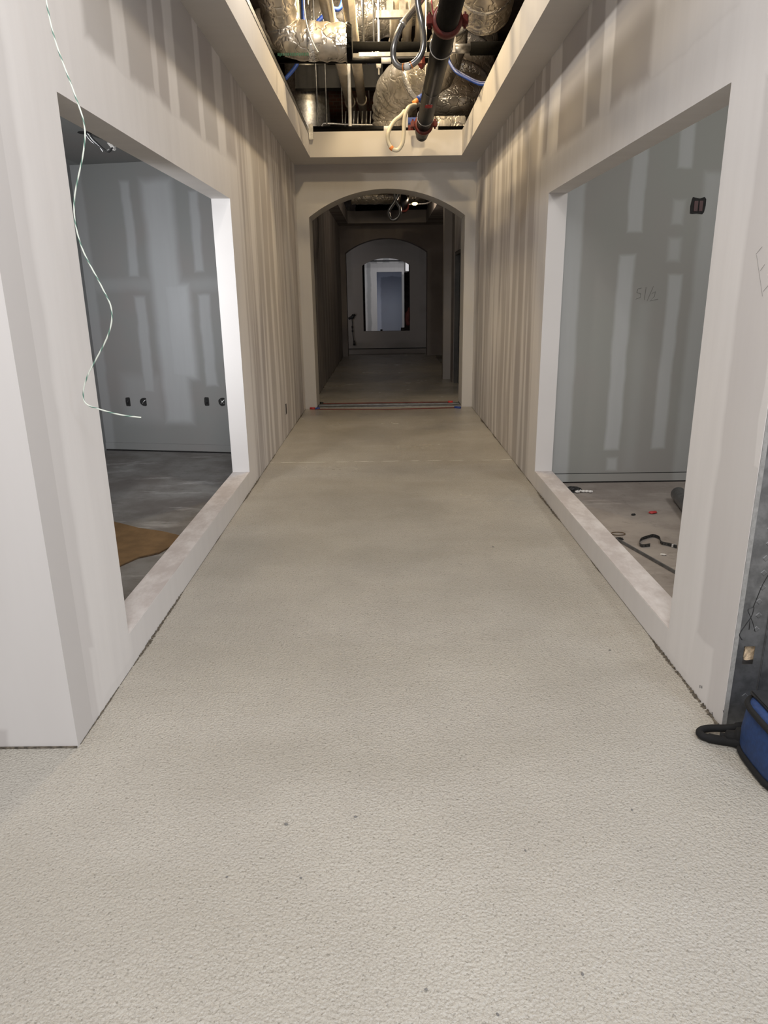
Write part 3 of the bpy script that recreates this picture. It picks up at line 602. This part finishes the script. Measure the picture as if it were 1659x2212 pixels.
# pendant cord by the far arch
t = thing('hanging_plug_cord', 'black cord with socket ends hanging beside the far arch, left side', 'cord', Y(762, 690, 20.45))
K = lambda u, v: Y(u, v, 20.455)
bm = bmesh.new(); tube(bm, [K(753, 689), K(767, 680)], .032, 10); tube(bm, [K(760, 688), K(764, 680)], .045, 10); obj('lamp_head', bm, M['blackpl'], t, True)
obj('cord', T(smoothpath([K(760, 686), K(761, 697), K(761, 707), K(762, 722), K(764, 735), K(765, 741)], 6), .012, 8), M['blackpl'], t, True)
obj('plug', T([K(761, 704), K(761, 709)], .022, 10), M['blackpl'], t, True); obj('plug', T([K(761.5, 713), K(761.5, 717)], .024, 10), M['blackpl'], t, True)
obj('plug', T([K(764.5, 736), K(765.5, 746)], [.022, .036], 10), M['blackpl'], t, True)
t = tag(obj('hanging_coat', T(smoothpath([Y(884, 664, 20.57), Y(881, 680, 20.57), Y(880, 692, 20.57), Y(883, 703, 20.57)], 4), [.03]*3+[.07]*5+[.06]*4+[.02], 10), M['redcord'], None, True), 'dark red jacket-like bundle hanging right inside the end window', 'bundle')
tag(obj('cross_pipe', T([Y(790, 563.5, 24.2)-Vector((1.6, 0, 0)), Y(880, 563.5, 24.2)+Vector((1.6, 0, 0))], .022, 8), M['blackpl']), 'thin black pipe crossing high behind the end window', 'pipe')
tag(obj('dark_bucket', T([(.54, 20.57, .486), (.54, 20.57, .57)], [.07, .06], 12), M['blackpl'], None, True), 'dark rounded lump on the right of the end window sill', 'bucket')
tag(obj('dark_can', T([(-.07, 20.57, .486), (-.07, 20.57, .53)], .03, 10), M['blackpl'], None, True), 'tiny dark can at the left of the end window sill', 'can')

# ---------------------------------------------------------------- services above the first corridor
def rod(u0, v0, y, z1=5.3, r=.006, lab=None, mat='galv'):
    a = Y(u0, v0, y); return tag(obj('threaded_rod', T([a, Vector((a.x, a.y, z1))], r, 8), M[mat]), lab, 'threaded rod')
# sprinkler main
t = thing('sprinkler_main', 'large black steel sprinkler pipe running along the ceiling opening', 'pipe', Y(968, 45, 5.5))
a, b = Y(966, 45, 5.5), Y(912, 284, 8.75); dd = (b-a).normalized(); a0 = a-dd*2.0
obj('pipe', T([a0, b], .078, 28), M['black_pipe'], t, True)
obj('end_stub', T([b-dd*.02, b+dd*.10+Vector((0, 0, -.02))], .066, 24), M['black_pipe'], t, True)
def coupling(u, v, y, R=.078):
    c = Y(u, v, y); s = (c-a).dot(dd); c = a+dd*s
    g = obj('coupling', T([c-dd*.035, c-dd*.03, c+dd*.03, c+dd*.035], [R+.008, R+.024, R+.024, R+.008], 28), M['red_iron'], t, True)
    sx = Vector((1, 0, 0))
    for k in (-1, 1):
        bm = bmesh.new(); p_ = c+sx*k*(R+.04); box(bm, p_.x-.022, p_.x+.022, p_.y-.03, p_.y+.03, p_.z-.028, p_.z+.032, bev=.006); tube(bm, [p_+Vector((0, 0, -.045)), p_+Vector((0, 0, .05))], .010, 8)
        obj('bolt_lug', bm, M['red_iron'], g)
coupling(966, 48, 5.5); coupling(917, 262, 8.42)
g = a+dd*1.55; obj('weld_ring', T([g-dd*.004, g+dd*.004], .081, 28), M['galv_dark'], t, True)
g = a+dd*1.85; box_ = bmesh.new(); tube(box_, [g-dd*.05+Vector((-.012, 0, -.0785)), g+dd*.05+Vector((-.012, 0, -.0785))], [.034, .034], 4, ell=.15); obj('red_white_label', box_, M['redlabel'], t)
for u, w_ in ((-.035, 1), (.012, 1)):
    bm = bmesh.new(); tube(bm, [g-dd*.055+Vector((u, 0, -.078)), g+dd*.055+Vector((u, 0, -.078))], .007, 4, ell=.3); obj('white_stripe', bm, M['white_pl'], t)
# hangers of the main
for (s, lab) in ((.5, 'front'), (2.6, 'rear')):
    c = a+dd*s; t2 = thing('pipe_hanger', 'steel clevis hanger at the %s of the black sprinkler pipe' % lab, 'pipe hanger', c)
    bm = bmesh.new(); tube(bm, [c+Vector((.084*math.cos(k), 0, .084*math.sin(k))) for k in (2*math.pi*i/28 for i in range(29))], .004, 6); obj('ring', bm, M['galv'], t2)
    obj('rod', T([c+Vector((0, 0, .086)), Vector((c.x, c.y, 5.3))], .006, 8), M['galv'], t2)

def pipe(name, lab, pts, r, mat, cat='pipe', seg=20, couple=()):
    t = thing(name, lab, cat, pts[0]); obj('pipe_run', T(pts, r, seg), M[mat], t, True)
    for (p_, d_, R_, m_) in couple: obj('fitting', T([p_-d_*.5, p_+d_*.5], R_, seg), M[m_], t, True)
    return t
X = Vector((1, 0, 0))
# insulated cross pipe with a bare metal section
y = 8.2; A, Bp = Y(752, 104, y), Y(1100, 104, y)
t = thing('insulated_pipe', 'black foam covered pipe crossing the ceiling opening, thickest cross pipe', 'pipe', A)
m0, m1 = Y(966, 105, y), Y(1016, 105, y)
obj('foam_sleeve', T([A, m0], .057, 20), M['black_foam'], t, True); obj('foam_sleeve', T([m1, Bp], .060, 20), M['black_foam'], t, True)
obj('bare_section', T([m0, m1], .042, 20), M['galv'], t, True)
t = thing('pipe_hanger', 'silver strap hanger holding the bare part of the foam covered pipe', 'pipe hanger', m0)
c = Y(979, 104, y); bm = bmesh.new(); box(bm, c.x-.018, c.x+.018, c.y-.052, c.y-.046, c.z-.05, c.z+.17); obj('strap', bm, M['galv'], t); obj('rod', T([c+Vector((0, 0, .05)), Vector((c.x, c.y, 5.3))], .006, 8), M['galv'], t)
# thin cross pipes
y = 7.5; A, Bp = Y(603, 131, y), Y(934, 131, y)
t = pipe('branch_pipe', 'thin black cross pipe with red drop fitting below the foam pipe', [A, Bp], .024, 'black_pipe')
obj('hanger_rod', T([A+X*.3, Vector((A.x+.3, y, 5.3))], .005, 8), M['galv'], t)
c = Y(911, 131, y); obj('red_fitting', T([c+Vector((0, 0, .03)), c+Vector((0, 0, -.03)), c+Vector((0, 0, -.07))], [.034, .040, .010], 8), M['red_iron'], t)
c = Y(833, 131, y); obj('white_label', T([c-X*.04, c+X*.05], .0255, 16), M['white_pl'], t, True)
y = 9.35; A, Bp = Y(672, 279, y), Y(1004, 279, y)
t = pipe('branch_pipe', 'thin black cross pipe lying just above the far end of the tray', [A, Bp], .032, 'black_pipe')
c = Y(887, 278, y); obj('red_fitting', T([c+Vector((0, 0, .03)), c+Vector((0, 0, -.03)), c+Vector((0, 0, -.085))], [.040, .046, .012], 8), M['red_iron'], t)
for u0, u1 in ((829, 845), (933, 946)): obj('white_label', T([Y(u0, 279, y), Y(u1, 279, y)], .0335, 16), M['white_pl'], t, True)
# pale strut with stencil
y = 8.0; t = thing('pale_strut', 'pale metal strut marked UP between the black cross pipes', 'strut', Y(690, 121, y))
A, Bp = Y(690, 121, y), Y(934, 121, y); obj('channel', B(A.x, Bp.x, y-.02, y+.02, A.z-.020, A.z+.014), M['strut'], t)
[obj('hanger_rod', T([Vector((x_, y, A.z)), Vector((x_, y, 5.3))], .006, 8), M['galv'], t) for x_ in (A.x+.1, Bp.x-.06)]
g0 = Y(775, 118, y); obj('grey_plate', B(g0.x, g0.x+.36, y-.024, y-.02, A.z-.016, A.z+.020), M['galv_dark'], t)
tx = bpy.data.curves.new('stencil', 'FONT'); tx.body = 'UP'; tx.size = .062; tx.extrude = .001; tx.materials.append(M['white_pl'])
tmp = bpy.data.objects.new('stencil_text', tx); COL.objects.link(tmp); bpy.context.view_layer.update()
sm = bpy.data.meshes.new_from_object(tmp); bpy.data.objects.remove(tmp)
to = bpy.data.objects.new('stencil', sm); COL.objects.link(to); to.parent = t; gp = Y(803, 121.5, y-.027); to.location = gp-t.location; to.rotation_euler = (math.radians(90), 0, 0)

# foil ducts
def duct(name, lab, pts, R, mat, seams=(), ell=1.0, n=8, seg=28):
    P_ = smoothpath(pts, n); rr = R if isinstance(R, (int, float)) else None
    if rr is None:
        rr = []
        for i in range(len(P_)):
            f = i/n; k = min(int(f), len(R)-2); rr.append(R[k]+(R[k+1]-R[k])*(f-k))
        R = rr
    else: R = [R]*len(P_)
    R = [x*(1+.035*math.sin(i*1.9)+random.uniform(-.012, .012)) for i, x in enumerate(R)]
    t = thing(name, lab, 'duct', pts[0]); bm = bmesh.new(); tube(bm, P_, R, seg, rough=.012, ell=ell); obj('foil_jacket', bm, M[mat], t, True)
    for k in seams:
        d_ = (P_[min(k+1, len(P_)-1)]-P_[k-1]).normalized(); obj('tape_seam', T([P_[k]-d_*.03, P_[k]+d_*.03], R[k]*1.02, seg), M['foil_bright'], t, True)
    return t
y = 7.0
t = duct('flexible_duct', 'foil wrapped duct elbow bending down along the left tray edge', [Y(560, -150, 6.4), Y(590, -40, 6.7), Y(606, 40, 7.0), Y(632, 82, 7.05), Y(690, 90, 7.05), Y(750, 92, 7.05)], [.155, .155, .15, .15, .145, .145], 'foil', (30,))
c = Y(752, 92, 7.05); obj('black_end_ring', T([c-X*.01, c+X*.035], [.15, .135], 24, rough=.06), M['black_foam'], t)
c = Y(737, 85, 7.05-.15); obj('shiny_tape', B(c.x-.045, c.x+.045, c.y-.006, c.y, c.z-.04, c.z+.045), M['foil_bright'], t)
bm = bmesh.new(); g = Y(600, 119, 6.9); h_ = Y(668, 119, 6.9)
for i in range(18): xx = g.x+(h_.x-g.x)*i/18; box(bm, xx, xx+.009, g.y-.004, g.y, g.z-.012*random.uniform(.4, 1), g.z+.014)
obj('green_print', bm, M['greenprint'], t)
duct('flexible_duct', 'big bent foil duct in the middle, curving down to the left', [Y(962, -70, 8.8), Y(962, 10, 8.95), Y(972, 80, 9.1), Y(940, 145, 9.2), Y(895, 172, 9.4), Y(860, 200, 9.7), Y(852, 240, 9.9), Y(852, 272, 9.95)], [.17, .17, .20, .25, .27, .27, .27, .27], 'foil', (14, 30))
duct('flexible_duct', 'wide foil duct hanging along the right tray edge, nearest the camera', [Y(1050, -170, 6.7), Y(1053, -70, 7.0), Y(1050, -15, 7.3), Y(1045, 20, 7.5), Y(1040, 50, 7.62)], [.26, .26, .25, .24, .15], 'foil', (12, 22))
bm = bmesh.new()
t = duct('supply_duct', 'boxy foil wrapped duct behind the sprinkler pipe, right of centre', [Y(1010, 60, 10.9), Y(1000, 120, 10.7), Y(992, 180, 10.5), Y(982, 245, 10.3)], [.42, .42, .41, .39], 'foil', (9, 17), ell=.7)
c0_, c1_ = Y(926, 250, 9.42), Y(1008, 250, 9.35); bm = bmesh.new(); box(bm, c0_.x, c1_.x, 9.42, 9.95, Y(960, 272, 9.35).z, Y(960, 247, 9.35).z, bev=.012); obj('collar_box', bm, M['foil'], t)
duct('flexible_duct', 'crinkled foil duct crossing at the top centre behind the pale pipes', [Y(560, 70, 10.6), Y(660, 55, 10.5), Y(740, 40, 10.4), Y(800, 25, 10.4), Y(860, 0, 10.4), Y(950, -40, 10.4)], [.24, .27, .30, .32, .32, .3], 'foil', (14, 30))
duct('spiral_duct', 'upright galvanized round duct at the left rear of the opening', [Vector((Y(663, 200, 11.4).x, 11.4, 5.3)), Y(663, 200, 11.4), Vector((Y(663, 200, 11.4).x, 11.4, ZT+.03))], .31, 'galv', (), n=3)

# pipes overhead running away from the camera
def runpipe(u0, v0, u1, v1, z, r, lab, mat='cream_pipe', name='plastic_pipe', ring=True):
    a, b = at(u0, v0, 'z', z), at(u1, v1, 'z', z); a = a-(b-a)*.25; t = thing(name, lab, 'pipe', a); obj('pipe_run', T([a, b], r, 18), M[mat], t, True)
    if ring:
        c = a+(b-a)*.78; d_ = (b-a).normalized(); obj('coupler', T([c-d_*.05, c+d_*.05], r*1.18, 18), M[mat], t, True)
    return t
runpipe(703, 0, 768, 270, 4.05, .062, 'cream plastic pipe overhead, leftmost of the long pair')
runpipe(752, 0, 788, 264, 4.05, .060, 'cream plastic pipe overhead, right one of the long pair')
for i, (u0, u1) in enumerate(((853, 850), (883, 876), (912, 902))):
    runpipe(u0, 0, u1, 120, 4.45, .054, 'cream plastic pipe overhead, %s of the three behind the hose' % ('leftmost', 'middle', 'rightmost')[i])
runpipe(782, 0, 800, 250, 4.6, .010, 'thin pale conduit overhead between the cream pipes', 'white_pl', 'conduit', False)
t = thing('strut_channel', 'short grey strut channel across the three cream pipes', 'strut', Y(815, 32, 7.6))
a, b = Y(812, 32, 8.6), Y(888, 32, 8.6); obj('channel', B(a.x, b.x, 8.57, 8.63, a.z-.034, a.z+.034), M['galv_dark'], t)
for i, u in enumerate((842, 869, 895)):
    c = Y(u, 16, 8.6); obj('pipe_clamp', B(c.x-.035, c.x+.035, 8.58, 8.62, a.z+.034, a.z+.12), M['galv_dark'], t)
obj('hanger_rod', T([a+X*.02, Vector((a.x+.02, 8.6, 5.3))], .006, 8), M['galv'], t); obj('hanger_rod', T([b-X*.02, Vector((b.x-.02, 8.6, 5.3))], .006, 8), M['galv'], t)
# dark steel beam
t = thing('steel_beam', 'black steel beam crossing behind the pale pipes', 'beam', Y(636, 165, 10.3)); a, b, c = Y(636, 141, 10.9), Y(795, 141, 10.9), Y(636, 190, 10.9)
obj('beam_web', B(a.x, b.x+.2, 10.9, 10.94, c.z, a.z), M['beam'], t); obj('beam_flange', B(a.x, b.x+.2, 10.84, 11.0, c.z-.02, c.z), M['beam'], t)
# flexible sprinkler hoses
def hose(name, lab, pts, r, mat, labels, n=10, cat='hose'):
    P_ = smoothpath(pts, n); t = thing(name, lab, cat, pts[0]); obj('hose_body', T(P_, r, 14), M[mat], t, True)
    for (i, j, m_) in labels: obj('label_band' if m_ in ('orange', 'white_pl') else 'hose_fitting', T(P_[i:j], r*1.12, 14), M[m_], t, True)
    return t
y = 6.3
hose('sprinkler_hose', 'braided steel sprinkler hose looping down in front of the cross pipes', [Y(925, -60, y+.5), Y(917, -12, y+.35), Y(893, 22, y+.2), Y(868, 55, y+.05), Y(852, 95, y), Y(850, 125, y), Y(862, 143, y-.02), Y(885, 142, y-.05), Y(906, 124, y-.05), Y(915, 95, y-.05), Y(911, 50, y), Y(903, 10, y), Y(900, -40, y), Y(900, -90, y+.1)],
     .0235, 'braid', ((28, 31, 'galv'), (64, 66, 'orange'), (66, 71, 'white_pl'), (71, 73, 'orange')))
y = 7.9
t = hose('sprinkler_hose', 'cream coloured sprinkler hose loop hanging over the far tray edge', [Y(898, 227, y+.1), Y(884, 231, y+.02), Y(876, 245, y), Y(873, 265, y), Y(872, 290, y), Y(869, 310, y), Y(859, 324, y), Y(846, 320, y), Y(838, 303, y), Y(839, 285, y), Y(850, 264, y+.05), Y(866, 250, y+.06), Y(874, 240, y+.1)],
     .020, 'braid_cream', ((68, 73, 'orange'),))
c = Y(903, 216, y+.12); obj('blue_cap', T([c, c+Vector((.05, 0, .03))], .034, 12), M['blue_cable'], t, True); obj('copper_nut', T([c+Vector((-.05, 0, -.03)), c], .024, 8), M['orange'], t, True)
c = Y(889, 262, 9.0); tag(obj('blue_valve', B(c.x-.06, c.x+.06, 8.97, 9.03, c.z-.035, c.z+.035, bev=.006), M['blue_cable']), 'blue box fitting beside the cream hose loop above the tray end', 'fitting')
c = Y(879, 258, 8.8); tag(obj('white_spacer', B(c.x-.010, c.x+.010, 8.79, 8.81, c.z-.08, c.z+.06), M['white_pl']), 'slim white strip between cream hose and blue box fitting', 'strip')
# cables
def cable(lab, pts, r, mat, name='cable', cat='cable'): return tag(obj(name, T(smoothpath(pts, 8), r, 8), M[mat], None, True), lab, cat)
cable('blue cable sagging across the right ducts to the tray edge', [Y(960, 100, 7.9), Y(968, 128, 7.8), Y(985, 155, 7.6), Y(1010, 170, 7.5), Y(1038, 182, 7.4), Y(1062, 180, 7.3)], .014, 'blue_cable')
cable('second blue cable sagging just above the first on the right', [Y(964, 100, 8.0), Y(975, 140, 7.9), Y(995, 157, 7.7), Y(1036, 177, 7.5), Y(1062, 174, 7.4)], .009, 'navy_cable')
cable('blue cable dropping at the left below the thin cross pipe', [Vector((Y(660, 60, 9.2).x, 9.2, 5.3)), Y(655, 100, 9.2), Y(645, 131, 9.2), Y(634, 150, 9.2), Y(612, 175, 9.2)], .022, 'blue_cable')
cable('blue strap running up behind the cream pipes at the top', [Y(660, 90, 9.3), Y(680, 55, 9.3), Y(695, 38, 9.3), Y(715, 20, 9.3), Y(740, 5, 9.3), Vector((Y(760, -20, 9.3).x, 9.3, 5.3))], .024, 'blue_cable')
for i, u in enumerate((800, 811, 822)): cable('dark blue cable hanging before the brick, %s of three' % ('leftmost', 'middle', 'rightmost')[i], [Vector((Y(u+6, 20, 11.5).x, 11.5, 5.3)), Y(u+3, 60, 11.5), Y(u, 110, 11.5), Y(u-3, 150, 11.5)], .035, 'navy_cable')
cable('pink wire hanging left of the black sprinkler pipe', [Y(930, -40, 6.6), Y(933, 10, 6.6), Y(938, 36, 6.6)], .006, 'pink', 'wire', 'wire')
cable('white wire hanging over the left foil elbow', [Y(655, -60, 6.6), Y(656, 0, 6.6), Y(660, 40, 6.6), Y(668, 72, 6.55), Y(677, 95, 6.5), Y(687, 113, 6.5)], .006, 'white_pl', 'wire', 'wire')
cable('dark flexible conduit loop above the left foil elbow', [Y(622, -50, 7.4), Y(624, 0, 7.4), Y(626, 40, 7.4), Y(632, 54, 7.4), Y(638, 45, 7.4), Y(634, 25, 7.5), Y(640, -30, 7.6)], .018, 'galv_dark', 'flexible_conduit', 'conduit')
for (u, v, y, lab) in ((643, 45, 8.2, 'thick grey rod above the left foil elbow'), (635, 30, 8.4, 'thin pale rod above the left foil elbow'), (665, 10, 8.6, 'thin rod left of the cream pipes at the top'), (786, 95, 9.0, 'thin rod right of the second cream pipe'), (808, 92, 9.2, 'pale rod rising behind the pale strut'), (820, 92, 9.6, 'thin rod rising among the dark blue cables'), (687, 285, 9.9, 'pale rod right of the upright round duct'),
                       (706, 270, 10.3, 'thin rod in front of the dark beam'), (757, 290, 9.7, 'thick pale rod between the two long cream pipes'), (967, 30, 8.4, 'thin rod just right of the black sprinkler pipe')):
    rod(u, v, y, 5.3, .022 if 'thick' in lab else .010, lab, 'galv_dark' if 'thick' not in lab else 'clear_pipe')
# small fixtures in the dark part
t = thing('sprinkler_drop', 'small white tapered fitting hanging below the thin cross pipe', 'fitting', Y(818, 140, 8.4)); c = Y(818, 140, 8.4)
obj('drop_rod', T([c+Vector((0, 0, .06)), Vector((c.x, c.y, 5.3))], .006, 8), M['white_pl'], t); obj('body', T([c+Vector((0, 0, .06)), c+Vector((0, 0, -.03))], [.036, .022], 10), M['white_pl'], t); obj('stem', T([c+Vector((0, 0, -.03)), c+Vector((0, 0, -.09))], .008, 8), M['white_pl'], t)
t = thing('wire_tray', 'thin silver wire cable tray low behind the far tray edge', 'cable tray', Y(700, 268, 11)); a, b = Y(697, 268, 10.6), Y(805, 268, 11.0)
obj('rail', T(smoothpath([Y(694, 280, 10.6), Y(696, 270, 10.6), Y(705, 267, 10.6), Y(750, 269, 10.6), Y(810, 270, 10.6)], 6), .014, 8), M['galv'], t, True)
obj('hanger_rod', T([Y(740, 269, 10.6), Vector((Y(740, 269, 10.6).x, 10.6, 5.3))], .006, 8), M['galv'], t)
for i in range(8): u = 745+i*9; obj('wire_rung', T([Y(u, 283, 10.6), Y(u+2, 240, 10.62)], .009, 6), M['galv'], t, True)
# steel brackets at the tray edge
for (u, v, y, lab) in ((577, 92, 7.05, 'grey steel bracket on the left tray edge, nearer one'), (666, 287, 9.12, 'grey steel bracket at the far left tray corner')):
    c = Y(u, v, y); t = thing('steel_bracket', lab, 'bracket', c); x_ = SL+.004
    obj('plate', B(x_, x_+.05, y-.01, y+.03, c.z-.07, c.z+.09), M['galv'], t); obj('return_leg', B(x_, x_+.012, y+.03, y+.15, c.z-.05, c.z+.09), M['galv_dark'], t)

# ---------------------------------------------------------------- services above the second corridor
y = 16.8; A, Bp = Y(768, 447, y), Y(922, 443, y)
pipe('insulated_pipe', 'thick black pipe across the far ceiling opening beyond the arch', [A, Bp], .085, 'black_foam')
duct('flexible_duct', 'grey foil duct above the far black pipe', [Y(758, 427, 16.0), Y(790, 425, 16.0), Y(850, 424, 16.0), Y(918, 420, 16.2)], [.13, .15, .15, .14], 'foil', ())
a = Y(878, 400, 13.0); b = Y(871, 452, 15.8); t = thing('sprinkler_main', 'dark sprinkler pipe end beyond the arch, hanging over the far pipe', 'pipe', a)
obj('pipe', T([a, b], .08, 18), M['black_pipe'], t, True); obj('coupling', T([b-(b-a).normalized()*.45, b-(b-a).normalized()*.33], .11, 18), M['redcord'], t, True)
y = 13.8
hose('sprinkler_hose', 'grey sprinkler hose loop hanging beyond the arch', [Y(866, 395, y), Y(858, 425, y), Y(845, 447, y), Y(839, 458, y), Y(843, 472, y), Y(853, 474, y), Y(862, 465, y), Y(863, 448, y), Y(854, 430, y), Y(850, 395, y)], .030, 'braid', ())
t = thing('work_light', 'small glowing yellow bulb beside the pipe beyond the arch', 'lamp', Y(896, 440, 14.5)); c = Y(896, 440, 14.5)
bm = bmesh.new(); bmesh.ops.create_uvsphere(bm, u_segments=16, v_segments=10, radius=.055, matrix=Matrix.Translation(c) @ Matrix.Diagonal((1, 1, .5, 1))); obj('bulb', bm, M['bulb'], t, True); obj('lamp_socket', T([c+Vector((0, 0, .02)), c+Vector((0, 0, .08))], .02, 8), M['blackpl'], t)
point('far_bulb_light', c+Vector((0, 0, -.10)), 9.0, (1, .8, .6), .04)
cable('curved pale conduit at the right of the far ceiling opening', [Y(880, 441, 15.5), Y(910, 440, 15.5), Y(924, 438, 15.5), Y(931, 432, 15.5), Y(936, 410, 15.5)], .022, 'galv', 'conduit', 'conduit')
for i, u in enumerate((752, 770, 786, 798, 809)): tag(obj('vertical_pipe', T([Vector((Y(u, 446, 17.7).x, 17.7, ZT)), Y(u, 425, 17.7)], .035 if i != 4 else .055, 10), M['galv'] if i % 2 else M['clear_pipe'], None, True), 'short silvery upright pipe behind the far black pipe, %s from left' % ('first', 'second', 'third', 'fourth', 'fifth')[i], 'pipe')
